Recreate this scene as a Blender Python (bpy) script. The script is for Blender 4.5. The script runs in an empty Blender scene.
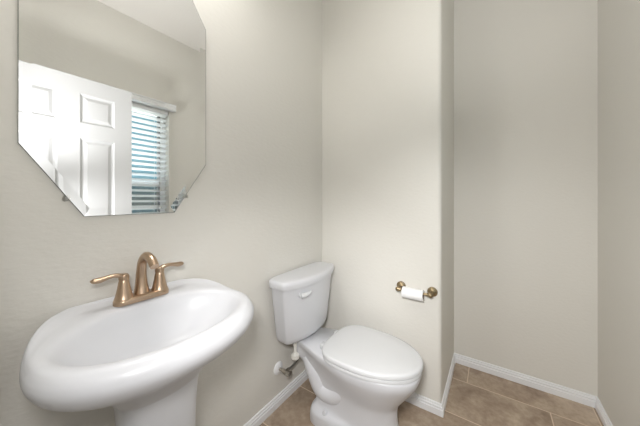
import bpy, bmesh, math, random
from mathutils import Vector
random.seed(4)
S = bpy.context.scene
COL = S.collection
PI = math.pi

# ------------------------------------------------------------------ camera, sky, lights, exposure
CX, CH = 1.026, 1.195                       # the camera stands in the doorway
cam_d = bpy.data.cameras.new('camera')
cam = bpy.data.objects.new('camera', cam_d); COL.objects.link(cam)
cam.location = (CX, 0, CH)
cam.rotation_euler = (math.radians(90), 0, math.radians(34.407))
cam_d.sensor_width = 36.0
cam_d.lens = 251.74 / 640 * 36
cam_d.shift_y = -(213 - 199.07) / 640
cam_d.clip_start = 0.01
S.camera = cam
S.view_settings.view_transform = 'Standard'
S.view_settings.look = 'None'
S.view_settings.gamma = 1
S.view_settings.use_curve_mapping = False
S.view_settings.exposure = 0.06

world = bpy.data.worlds.new('sky'); S.world = world
world.use_nodes = True
wn, wl = world.node_tree.nodes, world.node_tree.links
wn.clear()
w_out = wn.new('ShaderNodeOutputWorld'); w_bg = wn.new('ShaderNodeBackground')
w_tc = wn.new('ShaderNodeTexCoord'); w_sep = wn.new('ShaderNodeSeparateXYZ'); w_r = wn.new('ShaderNodeValToRGB')
w_m = wn.new('ShaderNodeMapRange'); w_m.inputs['From Min'].default_value = -1; w_m.inputs['From Max'].default_value = 1
wl.new(w_tc.outputs['Generated'], w_sep.inputs[0]); wl.new(w_sep.outputs['Z'], w_m.inputs['Value']); wl.new(w_m.outputs[0], w_r.inputs[0])
ramp = w_r.color_ramp.elements                                  # sunlit ground, far fence line, blue sky, bright overhead
ramp[0].position = 0.36; ramp[0].color = (4.0, 3.9, 3.7, 1)
ramp[1].position = 0.47; ramp[1].color = (0.50, 0.53, 0.52, 1)
for p, c in ((0.50, (0.34, 0.42, 0.44, 1)), (0.515, (0.22, 0.42, 0.52, 1)), (0.66, (0.26, 0.50, 0.64, 1)), (0.78, (8.0, 8.5, 9.0, 1))):
    ramp.new(p).color = c
wl.new(w_r.outputs[0], w_bg.inputs[0]); w_bg.inputs[1].default_value = 1.0
wl.new(w_bg.outputs[0], w_out.inputs[0])


def lamp(name, kind, loc, energy, color=(1, 1, 1), rot=(0, 0, 0), **kw):
    d = bpy.data.lights.new(name, kind); d.energy = energy; d.color = color
    for k, v in kw.items():
        setattr(d, k, v)
    o = bpy.data.objects.new(name, d); COL.objects.link(o)
    o.location = loc; o.rotation_euler = rot
    return o


# flash and an added soft fill panel in the doorway, vanity light above the mirror, daylight through the window
FLASH = Vector((0.955, -0.04, 1.35))
lamp('doorway_flash', 'POINT', FLASH, 4.7, (1.0, 0.985, 0.97), shadow_soft_size=0.07)
lamp('doorway_fill', 'AREA', (0.88, -0.12, 1.15), 0.6, (1.0, 0.985, 0.97), rot=(math.radians(90), 0, 0),
     shape='RECTANGLE', size=0.9, size_y=1.9)
lamp('vanity_light', 'AREA', (0.16, 0.36, 2.45), 6.3, (1.0, 0.975, 0.94), rot=(0, math.radians(-14), 0),
     shape='RECTANGLE', size=0.14, size_y=0.5)
# fill spots added at the flash position to lift dim areas: low wall and toilet, far floor, far upper corner, ceiling
for aim, watts, cone in (((0.0, 0.95, 0.10), 13.0, 88), ((0.05, 1.30, 0.50), 27.0, 58), ((1.20, 1.95, 0.25), 58.0, 88), ((1.50, 1.35, 2.60), 46.0, 84), ((0.55, 0.95, 2.74), 16.0, 100)):
    v = Vector(aim) - FLASH
    lamp('fill_spot', 'SPOT', FLASH, watts, (1.0, 0.985, 0.97), rot=v.to_track_quat('-Z', 'Y').to_euler(),
         spot_size=math.radians(cone), spot_blend=1.0, shadow_soft_size=0.08)


# ------------------------------------------------------------------ materials
def mat(name, color, rough=0.5, metal=0.0, coat=0.0, spec=0.5):
    m = bpy.data.materials.new(name); m.use_nodes = True
    b = m.node_tree.nodes['Principled BSDF']
    b.inputs['Base Color'].default_value = (*color, 1)
    b.inputs['Roughness'].default_value = rough
    b.inputs['Metallic'].default_value = metal
    b.inputs['Coat Weight'].default_value = coat
    b.inputs['Coat Roughness'].default_value = 0.05
    b.inputs['Specular IOR Level'].default_value = spec
    return m


def noise_bump(m, scale, strength, dist=0.002, detail=3.0, stretch=(1, 1, 1), colvar=None):
    nt = m.node_tree; n, l = nt.nodes, nt.links
    b = n['Principled BSDF']
    tc = n.new('ShaderNodeTexCoord'); mp = n.new('ShaderNodeMapping'); mp.inputs['Scale'].default_value = stretch
    l.new(tc.outputs['Object'], mp.inputs[0])
    nz = n.new('ShaderNodeTexNoise'); nz.inputs['Scale'].default_value = scale; nz.inputs['Detail'].default_value = detail
    l.new(mp.outputs[0], nz.inputs['Vector'])
    bp = n.new('ShaderNodeBump'); bp.inputs['Strength'].default_value = strength; bp.inputs['Distance'].default_value = dist
    l.new(nz.outputs['Fac'], bp.inputs['Height']); l.new(bp.outputs[0], b.inputs['Normal'])
    if colvar:
        r = n.new('ShaderNodeValToRGB')
        r.color_ramp.elements[0].position = 0.35; r.color_ramp.elements[1].position = 0.65
        r.color_ramp.elements[0].color = (*colvar[0], 1); r.color_ramp.elements[1].color = (*colvar[1], 1)
        l.new(nz.outputs['Fac'], r.inputs[0]); l.new(r.outputs[0], b.inputs['Base Color'])
    return m


WALL = noise_bump(mat('greige wall paint', (0.755, 0.74, 0.693), 0.75, spec=0.25), 55, 0.35, 0.003, 3.0, (1, 0.6, 1.3))
CEIL = noise_bump(mat('ceiling paint', (0.82, 0.80, 0.77), 0.9, spec=0.2), 40, 0.3, 0.003)
TRIM = noise_bump(mat('white trim paint', (0.86, 0.87, 0.89), 0.35), 30, 0.02)
DOORP = noise_bump(mat('white door paint', (0.64, 0.65, 0.665), 0.4), 30, 0.02)
PORC = noise_bump(mat('white porcelain', (0.665, 0.675, 0.705), 0.28, coat=0.0, spec=0.4), 6, 0.01)
PLAST = noise_bump(mat('white seat plastic', (0.665, 0.675, 0.69), 0.25), 8, 0.01)
VALVEP = noise_bump(mat('off white plastic', (0.80, 0.79, 0.74), 0.35), 30, 0.02)
BRONZE = noise_bump(mat('brushed bronze', (0.50, 0.37, 0.265), 0.32, 1.0), 120, 0.06, 0.0006, 2.0, (1, 1, 0.1))
BRASS = noise_bump(mat('antique brass', (0.37, 0.29, 0.18), 0.32, 1.0), 60, 0.05, 0.0006)
NICKEL = noise_bump(mat('worn nickel', (0.50, 0.47, 0.42), 0.32, 1.0), 60, 0.05, 0.0006)
BRAID = noise_bump(mat('braided steel hose', (0.42, 0.41, 0.39), 0.4, 0.9), 400, 0.5, 0.001)
PAPER = noise_bump(mat('white toilet paper', (0.88, 0.88, 0.88), 0.9, spec=0.1), 150, 0.25, 0.001)
CARD = noise_bump(mat('brown cardboard core', (0.20, 0.15, 0.11), 0.9), 80, 0.1)
VINYL = noise_bump(mat('white window vinyl', (0.82, 0.83, 0.84), 0.4), 30, 0.02)
SLAT = noise_bump(mat('white blind slat', (0.85, 0.87, 0.88), 0.4), 30, 0.02)
CORD = noise_bump(mat('white ladder cord', (0.75, 0.75, 0.73), 0.8), 200, 0.1)
CLIP = None
MIRR = mat('silvered mirror', (0.93, 0.94, 0.935), 0.0, 1.0)
MEDGE = noise_bump(mat('mirror edge glass', (0.16, 0.17, 0.16), 0.25), 50, 0.02)
KNOB = noise_bump(mat('satin nickel knob', (0.6, 0.58, 0.55), 0.3, 1.0), 60, 0.03)


def thin_glass(name, tint, gloss, opacity=0.0, grey=(0.1, 0.1, 0.1)):
    m = bpy.data.materials.new(name); m.use_nodes = True
    n, l = m.node_tree.nodes, m.node_tree.links; n.clear()
    o = n.new('ShaderNodeOutputMaterial'); t = n.new('ShaderNodeBsdfTransparent'); t.inputs[0].default_value = (*tint, 1)
    g = n.new('ShaderNodeBsdfGlossy') if not opacity else n.new('ShaderNodeBsdfDiffuse')
    g.inputs[0].default_value = (1, 1, 1, 1) if not opacity else (*grey, 1)
    if not opacity:
        g.inputs['Roughness'].default_value = 0.02
    mx = n.new('ShaderNodeMixShader'); mx.inputs[0].default_value = gloss or opacity
    l.new(t.outputs[0], mx.inputs[1]); l.new(g.outputs[0], mx.inputs[2]); l.new(mx.outputs[0], o.inputs[0])
    return m


GLASS = thin_glass('window glass', (0.95, 0.98, 0.97), 0.05)
SCREEN = thin_glass('insect screen', (1, 1, 1), 0, 0.45, (0.12, 0.12, 0.12))


def floor_material():
    m = mat('brown stone tile', (0.3, 0.2, 0.13), 0.42)
    nt = m.node_tree; n, l = nt.nodes, nt.links; b = n['Principled BSDF']

    def M(op, a, c=None, d=None):
        q = n.new('ShaderNodeMath'); q.operation = op
        for i, v in enumerate((a, c, d)):
            if v is None: continue
            if isinstance(v, (int, float)): q.inputs[i].default_value = v
            else: l.new(v, q.inputs[i])
        return q.outputs[0]
    tc = n.new('ShaderNodeTexCoord'); sp = n.new('ShaderNodeSeparateXYZ'); l.new(tc.outputs['Object'], sp.inputs[0])
    PY, PX = 0.317, 0.61
    ry = M('DIVIDE', M('SUBTRACT', sp.outputs['Y'], 1.573), PY)
    row = M('FLOOR', ry); fy = M('SUBTRACT', ry, row)
    rx = M('DIVIDE', M('ADD', M('SUBTRACT', sp.outputs['X'], 1.293), M('MULTIPLY', row, 0.403)), PX)
    colm = M('FLOOR', rx); fx = M('SUBTRACT', rx, colm)
    dy = M('MULTIPLY', M('MINIMUM', fy, M('SUBTRACT', 1.0, fy)), PY)
    dx = M('MULTIPLY', M('MINIMUM', fx, M('SUBTRACT', 1.0, fx)), PX)
    dist = M('MINIMUM', dx, dy)
    mr = n.new('ShaderNodeMapRange'); mr.inputs['From Min'].default_value = 0.0018; mr.inputs['From Max'].default_value = 0.0034
    l.new(dist, mr.inputs['Value'])
    cmb = n.new('ShaderNodeCombineXYZ'); l.new(row, cmb.inputs[0]); l.new(colm, cmb.inputs[1])
    wn_ = n.new('ShaderNodeTexWhiteNoise'); wn_.noise_dimensions = '2D'; l.new(cmb.outputs[0], wn_.inputs['Vector'])
    # veins and clouds of the stone, shifted per tile
    off = n.new('ShaderNodeVectorMath'); off.operation = 'MULTIPLY_ADD'
    l.new(wn_.outputs['Color'], off.inputs[0]); off.inputs[1].default_value = (7, 7, 7); l.new(tc.outputs['Object'], off.inputs[2])
    n1 = n.new('ShaderNodeTexNoise'); n1.inputs['Scale'].default_value = 5.0; n1.inputs['Detail'].default_value = 6; n1.inputs['Distortion'].default_value = 1.0
    n2 = n.new('ShaderNodeTexNoise'); n2.inputs['Scale'].default_value = 34; n2.inputs['Detail'].default_value = 6; n2.inputs['Roughness'].default_value = 0.65
    l.new(off.outputs[0], n1.inputs['Vector']); l.new(off.outputs[0], n2.inputs['Vector'])
    mixv = M('ADD', M('MULTIPLY', n1.outputs['Fac'], 0.65), M('MULTIPLY', n2.outputs['Fac'], 0.35))
    r = n.new('ShaderNodeValToRGB'); l.new(mixv, r.inputs[0])
    r.color_ramp.elements[0].position = 0.34; r.color_ramp.elements[0].color = (0.244, 0.175, 0.125, 1)
    r.color_ramp.elements[1].position = 0.66; r.color_ramp.elements[1].color = (0.545, 0.449, 0.349, 1)
    e = r.color_ramp.elements.new(0.5); e.color = (0.39, 0.301, 0.224, 1)
    hv = n.new('ShaderNodeHueSaturation'); l.new(r.outputs[0], hv.inputs['Color'])
    l.new(M('ADD', 0.88, M('MULTIPLY', wn_.outputs['Value'], 0.24)), hv.inputs['Value'])
    mx = n.new('ShaderNodeMix'); mx.data_type = 'RGBA'
    l.new(mr.outputs[0], mx.inputs['Factor'])
    mx.inputs['A'].default_value = (0.72, 0.588, 0.456, 1); l.new(hv.outputs[0], mx.inputs['B'])
    l.new(mx.outputs['Result'], b.inputs['Base Color'])
    bp = n.new('ShaderNodeBump'); bp.inputs['Strength'].default_value = 0.35; bp.inputs['Distance'].default_value = 0.003
    l.new(M('ADD', mr.outputs[0], M('MULTIPLY', mixv, 0.5)), bp.inputs['Height']); l.new(bp.outputs[0], b.inputs['Normal'])
    return m


CLIP = thin_glass('clear clip plastic', (0.97, 0.97, 0.96), 0.12)
TILE = floor_material()


# ------------------------------------------------------------------ mesh helpers
def link(name, bm, m, parent=None, smooth=True, angle=40):
    bmesh.ops.remove_doubles(bm, verts=bm.verts, dist=1e-6)
    bmesh.ops.recalc_face_normals(bm, faces=bm.faces)
    me = bpy.data.meshes.new(name); bm.to_mesh(me); bm.free()
    me.materials.append(m)
    if smooth:
        for p in me.polygons: p.use_smooth = True
        me.set_sharp_from_angle(angle=math.radians(angle))
    o = bpy.data.objects.new(name, me); COL.objects.link(o)
    if parent: o.parent = parent
    return o


def thing(name, label, cat, loc=(0, 0, 0), group=None):
    o = bpy.data.objects.new(name, None); COL.objects.link(o); o.location = loc
    o.empty_display_size = 0.05
    o['label'] = label; o['category'] = cat
    if group: o['group'] = group
    return o


def tag(o, label, cat, group=None):
    o['label'] = label; o['category'] = cat
    if group: o['group'] = group
    return o


def struct(o, label=None, cat=None):
    o['kind'] = 'structure'
    if label: o['label'] = label
    if cat: o['category'] = cat
    return o


def box(bm, x0, x1, y0, y1, z0, z1, bev=0.0, seg=2):
    r = bmesh.ops.create_cube(bm, size=1.0)
    for v in r['verts']:
        v.co = Vector(((x0 + x1) / 2 + v.co.x * (x1 - x0), (y0 + y1) / 2 + v.co.y * (y1 - y0), (z0 + z1) / 2 + v.co.z * (z1 - z0)))
    if bev:
        es = list({e for v in r['verts'] for e in v.link_edges})
        bmesh.ops.bevel(bm, geom=es, offset=bev, segments=seg, affect='EDGES', profile=0.5)


def loft(bm, rings, cap0=True, cap1=True, closed=True):
    vs = [[bm.verts.new(p) for p in r] for r in rings]
    n = len(vs[0])
    for a, b in zip(vs, vs[1:]):
        for i in range(n if closed else n - 1):
            j = (i + 1) % n
            bm.faces.new((a[i], a[j], b[j], b[i]))
    if cap0: bm.faces.new(vs[0][::-1])
    if cap1: bm.faces.new(vs[-1])
    return vs


def basis(d):
    d = Vector(d).normalized()
    u = d.cross(Vector((0, 0, 1)))
    if u.length < 1e-3: u = Vector((0, 1, 0))
    u.normalize(); return d, u, d.cross(u).normalized()


def lathe(bm, p, d, prof, n=28):
    """prof: list of (distance along d, radius)"""
    p = Vector(p); d, u, v = basis(d)
    loft(bm, [[p + d * h + (u * math.cos(2 * PI * k / n) + v * math.sin(2 * PI * k / n)) * max(r, 1e-4) for k in range(n)] for h, r in prof])


def crom(P, t):
    """Catmull-Rom through a list of tuples / floats, t in 0..1"""
    n = len(P) - 1
    x = min(max(t * n, 0), n - 1e-9); i = int(x); f = x - i
    g = lambda k: P[min(max(k, 0), n)]
    a, b, c, d = g(i - 1), g(i), g(i + 1), g(i + 2)
    if i == 0: a = 2 * Vector(b) - Vector(c) if not isinstance(b, (int, float)) else 2 * b - c
    if i == n - 1: d = 2 * Vector(c) - Vector(b) if not isinstance(b, (int, float)) else 2 * c - b
    if isinstance(b, (int, float)):
        return 0.5 * (2 * b + (c - a) * f + (2 * a - 5 * b + 4 * c - d) * f * f + (3 * b - a - 3 * c + d) * f ** 3)
    a, b, c, d = map(Vector, (a, b, c, d))
    return 0.5 * (2 * b + (c - a) * f + (2 * a - 5 * b + 4 * c - d) * f * f + (3 * b - a - 3 * c + d) * f ** 3)


def tube(bm, pts, rad, n=16, steps=24, flat=1.0):
    """round bar along a spline; rad: float or list of radii; flat squashes the section along the second axis"""
    P = [Vector(p) for p in pts]; rings = []; side = None
    for k in range(steps + 1):
        t = k / steps
        c = crom(P, t); d = (crom(P, min(t + 0.01, 1)) - crom(P, max(t - 0.01, 0))).normalized()
        if side is None: _, side, _ = basis(d)
        side = (side - d * side.dot(d)).normalized(); up = d.cross(side)
        r = rad if isinstance(rad, (int, float)) else crom(list(rad), t)
        rings.append([c + side * math.cos(2 * PI * j / n) * r + up * math.sin(2 * PI * j / n) * r * flat for j in range(n)])
    loft(bm, rings)


def B(): return bmesh.new()


# ------------------------------------------------------------------ room
YB, YC, XD, XO, ZC, YF = 1.527, 2.088, 1.523, 0.792, 2.742, 0.012
WIN = (0.42, 1.165, 0.62, 2.035)            # window opening in the right wall: y0, y1, z0, z1
DOOR = (0.40, 1.345, 2.06)                  # doorway in the front wall: x0, x1, top

bm = B(); box(bm, -0.12, XD + 0.16, -1.3, YC + 0.12, -0.1, 0.0); struct(link('floor', bm, TILE, smooth=False))
bm = B(); box(bm, -0.12, XD + 0.16, -1.3, YC + 0.12, ZC, ZC + 0.1); struct(link('ceiling', bm, CEIL, smooth=False))
bm = B(); box(bm, -0.12, 0, -1.3, YC + 0.12, 0, ZC); struct(link('wall_left', bm, WALL, smooth=False))
# wall behind the toilet ends in a rounded corner and returns into the recess
bm = B(); R = 0.022
pl = [(0, YB), (XO - R, YB)] + [(XO - R + R * math.sin(a), YB + R - R * math.cos(a)) for a in [PI / 2 * k / 8 for k in range(1, 8)]] + [(XO, YB + R), (XO, YC), (0, YC)]
loft(bm, [[(x, y, z) for x, y in pl] for z in (0, ZC)])
struct(link('wall_back', bm, WALL, angle=50))
bm = B(); box(bm, 0, XD + 0.16, YC, YC + 0.12, 0, ZC); struct(link('wall_recess', bm, WALL, smooth=False))
bm = B()
for a in ((-1.3, WIN[0], 0, ZC), (WIN[1], YC, 0, ZC), (WIN[0], WIN[1], 0, WIN[2]), (WIN[0], WIN[1], WIN[3], ZC)):
    box(bm, XD, XD + 0.16, *a)
struct(link('wall_right', bm, WALL, smooth=False))
bm = B()
for a in ((0, DOOR[0], 0, ZC), (DOOR[1], XD, 0, ZC), (DOOR[0], DOOR[1], DOOR[2], ZC)):
    box(bm, a[0], a[1], YF - 0.11, YF, a[2], a[3])
struct(link('wall_front', bm, WALL, smooth=False))
bm = B(); box(bm, -0.12, XD + 0.16, -1.42, -1.3, 0, ZC); struct(link('wall_hall', bm, WALL, smooth=False))

BH, BT = 0.064, 0.0127
PROF = [(0, 0), (BT, 0), (BT, .034), (.0088, .0365), (.0088, .0425), (.0108, .0455), (.0098, .0495), (.0062, .0520), (.0062, .0555), (.0078, .0575), (.0058, .0630), (0, BH)]


def baseboard(name, pa, pb, inward, ma, mb):
    """run from pa to pb on a wall, inward = direction off the wall; ma, mb: miter slope at each end"""
    pa, pb, inward = Vector((*pa, 0)), Vector((*pb, 0)), Vector((*inward, 0)); d = (pb - pa).normalized()
    bm = B()
    loft(bm, [[p + inward * t + d * (t * k) + Vector((0, 0, z)) for t, z in PROF] for p, k in ((pa, ma), (pb, mb))])
    return struct(link(name, bm, TRIM, angle=25))


baseboard('baseboard_left', (0, YF), (0, YB), (1, 0), 0, -1)
baseboard('baseboard_back', (0, YB), (XO, YB), (0, -1), 1, 1)
baseboard('baseboard_return', (XO, YB), (XO, YC), (1, 0), -1, -1)
baseboard('baseboard_recess', (XO, YC), (XD, YC), (0, -1), 1, -1)
baseboard('baseboard_right', (XD, YC), (XD, YF), (-1, 0), 1, 0)

# ------------------------------------------------------------------ window in the right wall, seen in the mirror
y0, y1, z0, z1 = WIN; xw = XD + 0.10; zm = 1.335
win = bpy.data.objects.new('window_1', None); COL.objects.link(win); win.location = (xw, (y0 + y1) / 2, z0); struct(win)
wm = win.location


def in_parent(o, parent):
    o.parent = parent; o.location = -Vector(parent.location); return o


bm = B(); f = 0.045
for a in ((y0, y0 + f, z0, z1), (y1 - f, y1, z0, z1), (y0 + f, y1 - f, z0, z0 + f), (y0 + f, y1 - f, z1 - f, z1)):
    box(bm, xw - 0.03, xw + 0.05, *a, bev=0.004)
in_parent(link('window_frame', bm, VINYL), win)
bm = B(); box(bm, xw - 0.02, xw + 0.02, y0 + f, y1 - f, zm - 0.022, zm + 0.022, bev=0.004); in_parent(link('meeting_rail', bm, VINYL), win)
bm = B(); box(bm, xw + 0.008, xw + 0.012, y0 + f, y1 - f, zm + 0.022, z1 - f); o = in_parent(link('upper_pane', bm, GLASS, smooth=False), win)
bm = B(); box(bm, xw - 0.004, xw, y0 + f, y1 - f, z0 + f, zm - 0.022); in_parent(link('lower_pane', bm, GLASS, smooth=False), win)
bm = B(); box(bm, xw + 0.03, xw + 0.031, y0 + f, y1 - f, z0 + f, zm - 0.022); in_parent(link('insect_screen', bm, SCREEN, smooth=False), win)
bm = B(); box(bm, xw - 0.032, xw - 0.018, (y0 + y1) / 2 - 0.03, (y0 + y1) / 2 + 0.03, zm + 0.005, zm + 0.02, bev=0.003); in_parent(link('sash_lock', bm, VINYL), win)
bm = B(); box(bm, XD - 0.03, xw - 0.03, y0 - 0.03, y1 + 0.03, z0 - 0.02, z0, bev=0.003)
sill = in_parent(link('window_sill', bm, TRIM), win)

bl = thing('window_blind', 'white two-inch slat blind hanging in the window, seen in the mirror', 'blind', (XD, (y0 + y1) / 2, z1))
bm = B()
vp = [(XD, z1 + .052), (XD - .058, z1 + .052), (XD - .062, z1 + .044), (XD - .055, z1 + .036), (XD - .055, z1 + .006), (XD - .060, z1 - .002), (XD - .052, z1 - .006), (XD, z1 - .006)]
loft(bm, [[(x, y, z) for x, z in vp] for y in (y0 - 0.03, y1 + 0.04)])
in_parent(link('valance', bm, VINYL, angle=30), bl)
bm = B(); ns = 29; zt = z1 - 0.05; xs = XD + 0.034
tilt = math.radians(20)
for k in range(ns):
    z = zt - k * 0.0475
    r0 = []
    for s in (-1, -0.5, 0, 0.5, 1):
        r0.append((xs + 0.025 * s * math.cos(tilt), z - 0.025 * s * math.sin(tilt) + 0.002 * (1 - s * s)))
    ring = r0 + [(x, zz - 0.0022) for x, zz in r0[::-1]]
    loft(bm, [[(x, y, zz) for x, zz in ring] for y in (y0 + 0.006, y1 - 0.006)])
in_parent(link('slats', bm, SLAT, angle=50), bl)
bm = B(); box(bm, xs - 0.025, xs + 0.025, y0 + 0.006, y1 - 0.006, zt - ns * 0.0475, zt - ns * 0.0475 + 0.018, bev=0.003); in_parent(link('bottom_rail', bm, SLAT), bl)
bm = B(); box(bm, XD + 0.005, XD + 0.06, y0 + 0.003, y1 - 0.003, z1 - 0.04, z1 - 0.003, bev=0.002); in_parent(link('head_rail', bm, VINYL), bl)
for yy in (y1 - 0.10, y0 + 0.10):
    bm = B()
    for xx in (xs - 0.026, xs + 0.026):
        tube(bm, [(xx, yy, z1 - 0.03), (xx, yy, zt - ns * 0.0475 + 0.01)], 0.0011, 6, 2)
    in_parent(link('ladder_cord', bm, CORD), bl)
bm = B(); tube(bm, [(XD - 0.004, y1 - 0.075, z1 - 0.03), (XD - 0.004, y1 - 0.075, 1.30)], 0.0012, 6, 2)
lathe(bm, (XD - 0.004, y1 - 0.075, 1.30), (0, 0, -1), [(0, .003), (.005, .006), (.03, .008), (.034, .003)], 12)
in_parent(link('pull_cord', bm, CORD), bl)

# ------------------------------------------------------------------ open six-panel door, seen in the mirror
dx0, dx1, dy0, dy1, dz0, dz1 = 1.317, 1.352, 0.084, 0.795, 0.008, 2.032
door = bpy.data.objects.new('door_1', None); COL.objects.link(door); door.location = (dx0, dy0, dz0); struct(door)
bm = B()
ys = [dy0, 0.192, 0.386, 0.494, 0.688, dy1]; zs = [dz0, 0.235, 0.80, 0.975, 1.617, 1.72, 1.922, dz1]
for x, s in ((dx0, 1), (dx1, -1)):
    for i in range(5):
        for j in range(7):
            ya, yb, za, zb = ys[i], ys[i + 1], zs[j], zs[j + 1]
            rect = lambda q, dep: [(x + s * dep, ya + q, za + q), (x + s * dep, yb - q, za + q), (x + s * dep, yb - q, zb - q), (x + s * dep, ya + q, zb - q)]
            if i in (1, 3) and j in (1, 3, 5):
                loft(bm, [rect(0, 0), rect(.004, .002), rect(.010, .0085), rect(.017, .010), rect(.021, .0095), rect(.040, .002), rect(.043, .0016)], cap0=False)
            else:
                bm.faces.new([bm.verts.new(p) for p in rect(0, 0)])
c = [(dy0, dz0), (dy1, dz0), (dy1, dz1), (dy0, dz1)]
for k in range(4):
    (a, b_), (a2, b2) = c[k], c[(k + 1) % 4]
    bm.faces.new([bm.verts.new(p) for p in ((dx0, a, b_), (dx0, a2, b2), (dx1, a2, b2), (dx1, a, b_))])
in_parent(link('door_slab', bm, DOORP, angle=12), door)
bm = B()
for x, s in ((dx0, -1), (dx1, 1)):
    lathe(bm, (x, dy1 - 0.072, 0.88), (s, 0, 0), [(0, .031), (.004, .031), (.008, .026), (.012, .011), (.03, .010), (.032, .016), (.038, .025), (.046, .026), (.052, .018), (.054, .0)])
in_parent(link('door_knob', bm, KNOB), door)
for zz in (0.25, 1.05, 1.82):
    bm = B(); lathe(bm, (dx1 - 0.004, dy0 - 0.006, zz - 0.045), (0, 0, 1), [(0, .0), (0, .0055), (.09, .0055), (.09, 0)], 12)
    in_parent(link('hinge', bm, KNOB), door)

# ------------------------------------------------------------------ bevelled mirror on the left wall
mi = thing('wall_mirror', 'tall mirror with cut corners and no frame on the wall above the sink', 'mirror', (0, 0.357, 1.142))
my0, my1, mya, myb, mzb, mzc, mzu, mzt = 0.0963, 0.6186, 0.2255, 0.488, 1.142, 1.343, 1.925, 2.126
octo = [(my0, mzc), (mya, mzb), (myb, mzb), (my1, mzc), (my1, mzu), (myb, mzt), (mya, mzt), (my0, mzu)]


def inset(poly, d):
    n = len(poly); out = []
    lines = []
    for k in range(n):
        a, b_ = Vector(poly[k]), Vector(poly[(k + 1) % n]); t = (b_ - a).normalized(); nrm = Vector((-t.y, t.x))
        lines.append((a + nrm * d, t))
    for k in range(n):
        (p, t), (q, s) = lines[k - 1], lines[k]
        cr = t.x * s.y - t.y * s.x; w = q - p
        out.append(p + t * ((w.x * s.y - w.y * s.x) / cr))
    return out


bm = B(); inn = inset([Vector(p) for p in octo], 0.0245)
loft(bm, [[(0.0052, *p) for p in inset([Vector(p) for p in octo], 0.0012)], [(0.0040, *p) for p in inn]], cap0=False, cap1=True)
in_parent(link('mirror_glass', bm, MIRR, smooth=False), mi)
bm = B(); loft(bm, [[(0.0, *p) for p in octo], [(0.0049, *p) for p in octo], [(0.0049, *p) for p in inset([Vector(p) for p in octo], 0.004)]], cap0=True, cap1=False)
in_parent(link('mirror_edge', bm, MEDGE, smooth=False), mi)
for (yy, zz, sy, sz) in ((0.187, 1.197, -.54, -.84), (0.534, 1.207, .54, -.84), (0.187, 2.071, -.54, .84), (0.534, 2.061, .54, .84)):
    bm = B(); d = Vector((0, sy, sz)).normalized(); t = Vector((0, -d.z, d.y)); c0 = Vector((0, yy, zz))
    loft(bm, [[c0 + d * r * math.cos(2 * PI * k / 16) * 1.2 + t * r * math.sin(2 * PI * k / 16) + Vector((x, 0, 0)) for k in range(16)] for x, r in ((0, .0085), (.007, .0085), (.009, .006))])
    lathe(bm, c0 + Vector((.009, 0, 0)), (1, 0, 0), [(0, .004), (.0015, .0035), (.002, 0)], 12)
    in_parent(link('mirror_clip', bm, CLIP), mi)

# ------------------------------------------------------------------ pedestal sink
SY = 0.352
sink = thing('pedestal_sink', 'white oval pedestal sink against the left wall under the mirror', 'sink', (0.2, SY, 0))


def sring(zf, zb, xf, xb, hw, nf=2.0, nbk=2.6, clampx=0.002, xm=0.232, n=96):
    pts = []
    for k in range(n):
        a = 2 * PI * k / n; ca, sa = math.cos(a), math.sin(a)
        e = nf if ca >= 0 else nbk
        r = (abs(ca) ** e + abs(sa) ** e) ** (-1.0 / e)
        x = xm + ca * r * ((xf - xm) if ca >= 0 else (xm - xb))
        w = 0.5 - 0.5 * max(-1, min(1, (x - 0.14) / 0.10))
        w = w * w * (3 - 2 * w)
        pts.append((max(x, clampx), SY + sa * r * hw, zf * (1 - w) + zb * w))
    return pts


# (zfront, zback, xfront, xback, halfwidth, n_front, n_back)
ctrl = [
    (.722, .722, .257, .233, .012, 2, 1.98, .016),
    (.725, .725, .290, .195, .055, 2, 1.98, .016),
    (.738, .740, .325, .160, .115, 2, 1.98, .016),
    (.772, .776, .340, .138, .162, 2, 1.98, .016),
    (.803, .812, .363, .118, .194, 2, 1.98, .016),
    (.828, .843, .382, .106, .215, 2, 1.98, .016),
    (.843, .860, .395, .096, .229, 2, 1.98, .016),
    (.849, .867, .404, .080, .241, 2.05, 1.98, .016),
    (.8495, .8685, .413, .045, .252, 2.1, 1.98, .016),
    (.8465, .870, .422, .014, .260, 2.1, 1.98, .016),
    (.841, .876, .430, -.030, .265, 2.1, 1.98, .011),
    (.834, .877, .437, -.050, .269, 2.1, 1.98, .005),
    (.824, .868, .442, -.060, .273, 2.1, 1.98, .002),
    (.811, .846, .444, -.062, .274, 2.1, 1.98, .002),
    (.795, .822, .439, -.055, .269, 2.1, 1.98, .002),
    (.774, .796, .424, -.035, .256, 2.1, 1.98, .002),
    (.753, .768, .397, -.01, .230, 2.1, 1.98, .002),
    (.731, .741, .360, .04, .192, 2, 1.98, .002),
    (.702, .706, .322, .07, .150, 2, 1.98, .002),
    (.670, .672, .302, .085, .122, 2, 1.98, .002),
    (.655, .655, .294, .09, .112, 2, 1.98, .002),
]
nst = 84
rings = [sring(*crom(ctrl, k / nst)) if False else None for k in range(0)]


def crom_tuple(P, t):
    return tuple(crom([p[i] for p in P], t) for i in range(len(P[0])))


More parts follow.
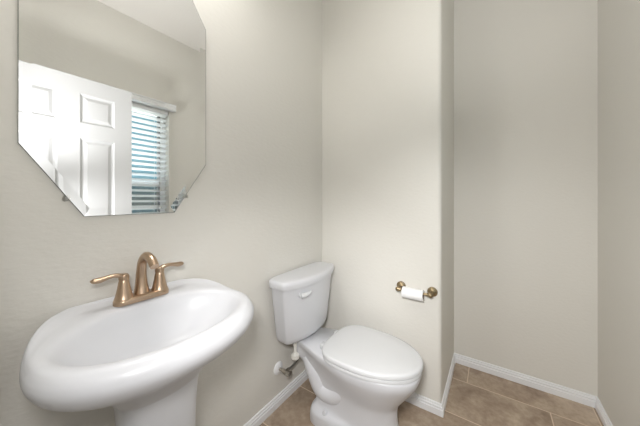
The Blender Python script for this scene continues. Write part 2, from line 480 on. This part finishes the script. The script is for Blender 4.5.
rings = [sring(*crom_tuple(ctrl, k / nst)) for k in range(nst + 1)]
bm = B(); loft(bm, rings)
in_parent(link('basin', bm, PORC, angle=60), sink)
ped = [(0, .150, .120), (.02, .150, .120), (.05, .138, .110), (.12, .112, .094), (.30, .098, .084), (.50, .097, .085), (.60, .102, .090), (.655, .108, .098), (.69, .112, .106)]
bm = B(); rr = []
for k in range(41):
    z, ry, rx = crom_tuple(ped, k / 40)
    rr.append([(max(0.195 + rx * math.copysign(abs(math.cos(a)) ** 0.8, math.cos(a)), .003), SY + ry * math.copysign(abs(math.sin(a)) ** 0.8, math.sin(a)), z) for a in [2 * PI * i / 56 for i in range(56)]])
loft(bm, rr)
in_parent(link('pedestal', bm, PORC, angle=60), sink)
bm = B(); lathe(bm, (.245, SY, .7225), (0, 0, 1), [(0, .021), (.003, .021), (.004, .017), (.0035, .012), (.006, .010), (.007, .0)])
in_parent(link('drain', bm, BRONZE), sink)

# ------------------------------------------------------------------ bronze faucet
FX, FY, FZ = 0.070, 0.356, 0.8695
fa = thing('faucet', 'brushed bronze two-handle faucet on the back ledge of the white sink', 'faucet', (FX, FY, FZ))


def stadium(hy, r, z, x0=0.0, n=14):
    pts = []
    for k in range(n + 1):
        a = -PI / 2 + PI * k / n
        pts.append((FX + x0 + r * math.sin(a), FY + (hy - r) + r * math.cos(a), z))
    for k in range(n + 1):
        a = PI / 2 - PI * k / n
        pts.append((FX + x0 + r * math.sin(a), FY - (hy - r) - r * math.cos(a), z))
    return pts


bm = B(); loft(bm, [stadium(.079, .027, FZ - .002), stadium(.079, .027, FZ + .008), stadium(.077, .025, FZ + .013), stadium(.073, .021, FZ + .0155)])
in_parent(link('base_plate', bm, BRONZE), fa)
bm = B()
tube(bm, [(FX - .008, FY, FZ + .008), (FX - .010, FY, FZ + .045), (FX - .010, FY, FZ + .085), (FX + .000, FY, FZ + .120), (FX + .028, FY, FZ + .141), (FX + .064, FY, FZ + .135), (FX + .088, FY, FZ + .115)],
     [.0235, .0175, .0145, .0132, .0130, .0132, .0125], 24, 40)
in_parent(link('spout', bm, BRONZE, angle=50), fa)
bm = B(); lathe(bm, (FX - .030, FY, FZ + .012), (0, 0, 1), [(0, .003), (.05, .003), (.053, .006), (.060, .0065), (.064, .004), (.065, 0)], 14)
in_parent(link('lift_rod', bm, BRONZE), fa)
for s in (-1, 1):
    hy = FY + s * 0.0515
    bm = B(); lathe(bm, (FX, hy, FZ + .010), (0, 0, 1), [(0, .0255), (.004, .0255), (.008, .0235), (.02, .0205), (.04, .0165), (.056, .0140), (.060, .0130), (.061, .0122), (.063, .0122), (.0635, .0138), (.072, .0140), (.078, .0125), (.081, .008), (.0815, 0)])
    hb = in_parent(link('handle', bm, BRONZE), fa)
    bm = B()
    tube(bm, [(FX, hy - s * .004, FZ + .083), (FX + .001, hy + s * .012, FZ + .088), (FX + .001, hy + s * .026, FZ + .091), (FX + .001, hy + s * .043, FZ + .089), (FX + .001, hy + s * .060, FZ + .086), (FX + .001, hy + s * .074, FZ + .0865), (FX, hy + s * .081, FZ + .088)],
         [.0105, .0115, .0100, .0105, .0130, .0115, .0030], 18, 36, 0.62)
    lv = link('lever', bm, BRONZE, angle=60); lv.parent = hb
    lv.location = (0, 0, 0)

# ------------------------------------------------------------------ toilet
TY = 1.213
toi = thing('toilet', 'white two-piece toilet with closed lid standing in the alcove', 'toilet', (0.40, TY, 0))

# bowl body: control half-outlines per level, first point at the back centre, last at the front centre
LV = [
    (0.000, [(.190, 0), (.195, .090), (.235, .130), (.33, .132), (.45, .122), (.56, .104), (.640, .058), (.668, 0)]),
    (0.036, [(.190, 0), (.195, .090), (.235, .130), (.33, .132), (.45, .122), (.56, .104), (.640, .058), (.668, 0)]),
    (0.062, [(.195, 0), (.200, .086), (.238, .124), (.33, .124), (.45, .107), (.56, .095), (.635, .055), (.660, 0)]),
    (0.080, [(.205, 0), (.210, .070), (.240, .094), (.33, .096), (.45, .097), (.55, .090), (.628, .052), (.652, 0)]),
    (0.130, [(.215, 0), (.220, .060), (.248, .084), (.33, .088), (.45, .094), (.55, .088), (.622, .050), (.645, 0)]),
    (0.190, [(.180, 0), (.186, .060), (.230, .085), (.33, .090), (.45, .100), (.56, .093), (.628, .055), (.650, 0)]),
    (0.240, [(.140, 0), (.146, .065), (.200, .086), (.31, .100), (.45, .122), (.58, .113), (.655, .066), (.680, 0)]),
    (0.290, [(.090, 0), (.096, .075), (.170, .090), (.30, .120), (.45, .150), (.60, .135), (.690, .075), (.718, 0)]),
    (0.335, [(.050, 0), (.056, .078), (.140, .090), (.29, .138), (.45, .172), (.62, .150), (.720, .082), (.742, 0)]),
    (0.360, [(.032, 0), (.038, .085), (.120, .094), (.28, .145), (.45, .180), (.63, .154), (.730, .085), (.752, 0)]),
    (0.380, [(.030, 0), (.036, .090), (.120, .098), (.28, .146), (.45, .181), (.63, .155), (.731, .085), (.753, 0)]),
    (0.388, [(.034, 0), (.040, .087), (.120, .094), (.28, .142), (.45, .176), (.63, .150), (.725, .083), (.747, 0)]),
]


def half_to_ring(half, z, n=34):
    P = [(a, b, 0) for a, b in half]
    # mirrored end points make the outline leave the centre line square
    P2 = [(P[1][0], -P[1][1], 0)] + P + [(P[-2][0], -P[-2][1], 0)]
    m = len(P) - 1; out = []
    for k in range(n + 1):
        t = k / n * m; i = min(int(t), m - 1); f = t - i
        a, b, c, d = [Vector(P2[i + q]) for q in range(4)]
        out.append(0.5 * (2 * b + (c - a) * f + (2 * a - 5 * b + 4 * c - d) * f * f + (3 * b - a - 3 * c + d) * f ** 3))
    r = [(p.x, TY - max(p.y, 0), z) for p in out] + [(p.x, TY + max(p.y, 0), z) for p in out[-2:0:-1]]
    return r


bm = B(); rings = []; ncol = len(LV[0][1]); nlev = 60
zl = [l[0] for l in LV]
for k in range(nlev + 1):
    t = k / nlev
    half = [(crom([l[1][i][0] for l in LV], t), max(0, crom([l[1][i][1] for l in LV], t))) for i in range(ncol)]
    rings.append(half_to_ring(half, crom(zl, t)))
loft(bm, rings)
bowl = in_parent(link('bowl', bm, PORC, angle=60), toi)
# trapway swelling on each flank and the bolt caps on the foot
for s in (-1, 1):
    bm = B()
    tube(bm, [(.150, TY + s * .056, .30), (.205, TY + s * .060, .235), (.250, TY + s * .060, .160), (.32, TY + s * .056, .150), (.385, TY + s * .050, .19), (.46, TY + s * .030, .25)], [.038, .050, .050, .050, .044, .030], 20, 40)
    w = link('trapway', bm, PORC, angle=60); w.parent = bowl
    bm = B(); lathe(bm, (.300, TY + s * .108, .066), (0, 0, 1), [(0, .0), (0, .014), (.012, .013), (.019, .008), (.021, 0)], 18)
    w = link('bolt_cap', bm, PORC); w.parent = bowl


def oval(z, xb, xf, hw, xm=0.47, nb=3.5, n=72):
    pts = []
    for k in range(n):
        a = 2 * PI * k / n; ca, sa = math.cos(a), math.sin(a); e = 2.05 if ca > 0 else nb
        r = (abs(ca) ** e + abs(sa) ** e) ** (-1 / e)
        pts.append((xm + ca * r * ((xf - xm) if ca > 0 else (xm - xb)), TY + sa * r * hw, z))
    return pts


bm = B(); loft(bm, [oval(.391, .292, .754, .187), oval(.393, .289, .759, .191), oval(.404, .289, .760, .192), oval(.408, .292, .757, .189)])
in_parent(link('seat', bm, PLAST, angle=50), toi)
bm = B(); loft(bm, [oval(.412, .288, .759, .190), oval(.414, .284, .763, .194), oval(.426, .283, .763, .194), oval(.4315, .286, .759, .190), oval(.434, .295, .747, .180), oval(.4365, .34, .68, .12)])
in_parent(link('seat_lid', bm, PLAST, angle=50), toi)
for s in (-1, 1):
    bm = B(); box(bm, .255, .297, TY + s * .075 - .018, TY + s * .075 + .018, .387, .413, bev=.006, seg=3)
    in_parent(link('seat_hinge', bm, PLAST), toi)


def tring(z, xb, xf, hw, bow, nx=7, n=80, xm=None):
    pts = []
    xm = (xb + xf) / 2
    for k in range(n):
        a = 2 * PI * k / n; ca, sa = math.cos(a), math.sin(a)
        e = nx
        r = (abs(ca) ** e + abs(sa) ** e) ** (-1 / e)
        yy = sa * r * hw
        x = xm + ca * r * (xf - xb) / 2
        if ca > 0:
            x -= bow * (yy / hw) ** 2 * (x - xm) / ((xf - xb) / 2)
        pts.append((x, TY - .006 + yy, z))
    return pts


TB = [(.398, .050, .130, .156, .035), (.401, .036, .152, .178, .04), (.414, .028, .167, .194, .045), (.44, .025, .173, .202, .047), (.56, .022, .182, .218, .05), (.68, .020, .190, .233, .052), (.720, .020, .192, .237, .052)]
bm = B(); loft(bm, [tring(*t) for t in TB])
tank = in_parent(link('tank', bm, PORC, angle=50), toi)
LD = [(.718, .018, .198, 0.240, .056), (.720, .012, .206, 0.248, .057), (.740, .010, .208, 0.250, .057), (.754, .011, .207, 0.249, .057), (.761, .016, .200, 0.243, .056), (.764, .03, .185, 0.229, .054), (.7645, .06, .15, 0.184, .03)]
bm = B(); loft(bm, [tring(*t) for t in LD])
in_parent(link('tank_lid', bm, PORC, angle=50), toi)
bm = B(); ly = TY - .150
lathe(bm, (.168, ly, .676), (1, 0, 0), [(0, .013), (.012, .013), (.015, .010), (.016, 0)], 18)
tube(bm, [(.181, ly - .010, .676), (.189, ly + .008, .677), (.197, ly + .032, .680), (.200, ly + .056, .685)], [.016, .0165, .0135, .006], 14, 16, 0.8)
in_parent(link('flush_lever', bm, PLAST), toi)

# ------------------------------------------------------------------ water valve and hose behind the toilet
va = thing('water_supply_valve', 'nickel shutoff valve with white wall plate and hose under the toilet tank', 'valve', (0, 1.067, .215))
bm = B(); lathe(bm, (0, 1.067, .215), (1, 0, 0), [(0, .0), (0, .036), (.004, .0355), (.010, .028), (.014, .012), (.0135, 0)])
in_parent(link('wall_plate', bm, TRIM), va)['label'] = 'round white wall plate'
bm = B(); lathe(bm, (.012, 1.067, .215), (1, 0, 0), [(0, .008), (.03, .008), (.03, .012), (.045, .012), (.045, .009), (.06, .009), (.06, .0125), (.078, .0125), (.08, 0)], 18)
lathe(bm, (.055, 1.067, .215), (0, 1, 0), [(0, .009), (.028, .009), (.028, .0065), (.03, 0)], 16)
in_parent(link('valve_body', bm, NICKEL), va)
bm = B()
loft(bm, [[(.09 + .012 * math.cos(a) * q + .0, 1.067 + .020 * math.sin(a) * q, .215 + 0) if False else (x, 1.067 + .021 * math.cos(a) * q, .215 + .012 * math.sin(a) * q) for a in [2 * PI * k / 24 for k in range(24)]] for x, q in ((.078, .6), (.08, 1), (.088, 1), (.09, .7))])
in_parent(link('valve_handle', bm, NICKEL), va)
bm = B(); tube(bm, [(.055, 1.090, .212), (.055, 1.125, .213), (.056, 1.165, .220), (.062, 1.180, .240), (.076, 1.155, .255), (.088, 1.125, .275), (.090, 1.115, .300)], .0062, 12, 40)
in_parent(link('supply_hose', bm, BRAID), va)
bm = B(); lathe(bm, (.090, 1.115, .278), (0, 0, 1), [(0, .012), (0, .019), (.005, .025), (.024, .025), (.030, .016), (.036, .009), (.120, .009), (.120, 0)], 8)
in_parent(link('coupling_nut', bm, VALVEP, angle=20), va)['label'] = 'off white plastic coupling nut'

# ------------------------------------------------------------------ paper holder and roll
HZ = 0.674; hx0, hx1, hyy = 0.574, 0.748, YB - 0.066
ho = thing('toilet_paper_holder', 'antique brass two-post toilet paper holder on the wall beside the toilet', 'paper holder', ((hx0 + hx1) / 2, YB, HZ))
for x, s in ((hx0, 1), (hx1, -1)):
    bm = B()
    lathe(bm, (x, YB, HZ), (0, -1, 0), [(0, .0), (0, .027), (.006, .027), (.009, .024), (.011, .024), (.016, .019), (.020, .012), (.030, .009), (.046, .0085), (.050, .011), (.054, .0115)], 28)
    lathe(bm, (x - s * .015, hyy, HZ), (s, 0, 0), [(0, 0), (.001, .006), (.005, .011), (.010, .0135), (.020, .0135), (.024, .011), (.030, .0095), (.034, .0095), (.034, 0)], 24)
    in_parent(link('post', bm, BRASS), ho)
bm = B(); lathe(bm, (hx0 + .016, hyy, HZ), (1, 0, 0), [(0, .0), (0, .0055), (.01, .0075), (hx1 - hx0 - .042, .0075), (hx1 - hx0 - .032, .0055), (hx1 - hx0 - .032, 0)], 18)
in_parent(link('spindle', bm, BRASS), ho)
rx0, rx1, rr_, rc = 0.601, 0.714, 0.0305, 0.0180
rz = HZ - (rc - .0078)
ro = thing('toilet_paper_roll', 'nearly used up white toilet paper roll on the brass holder', 'toilet paper', ((rx0 + rx1) / 2, hyy, rz))
bm = B(); n = 40
cir = lambda x, r: [(x, hyy + r * math.cos(2 * PI * k / n), rz + r * math.sin(2 * PI * k / n)) for k in range(n)]
loft(bm, [cir(rx0, rc + .001), cir(rx0, rr_ - .001), cir(rx0 + .001, rr_), cir(rx1 - .001, rr_), cir(rx1, rr_ - .001), cir(rx1, rc + .001), cir(rx0, rc + .001)], cap0=False, cap1=False)
in_parent(link('paper', bm, PAPER), ro)
bm = B(); loft(bm, [cir(rx0 + .001, rc + .0009), cir(rx0 + .001, rc), cir(rx1 - .001, rc), cir(rx1 - .001, rc + .0009), cir(rx0 + .001, rc + .0009)], cap0=False, cap1=False)
in_parent(link('cardboard_core', bm, CARD), ro)
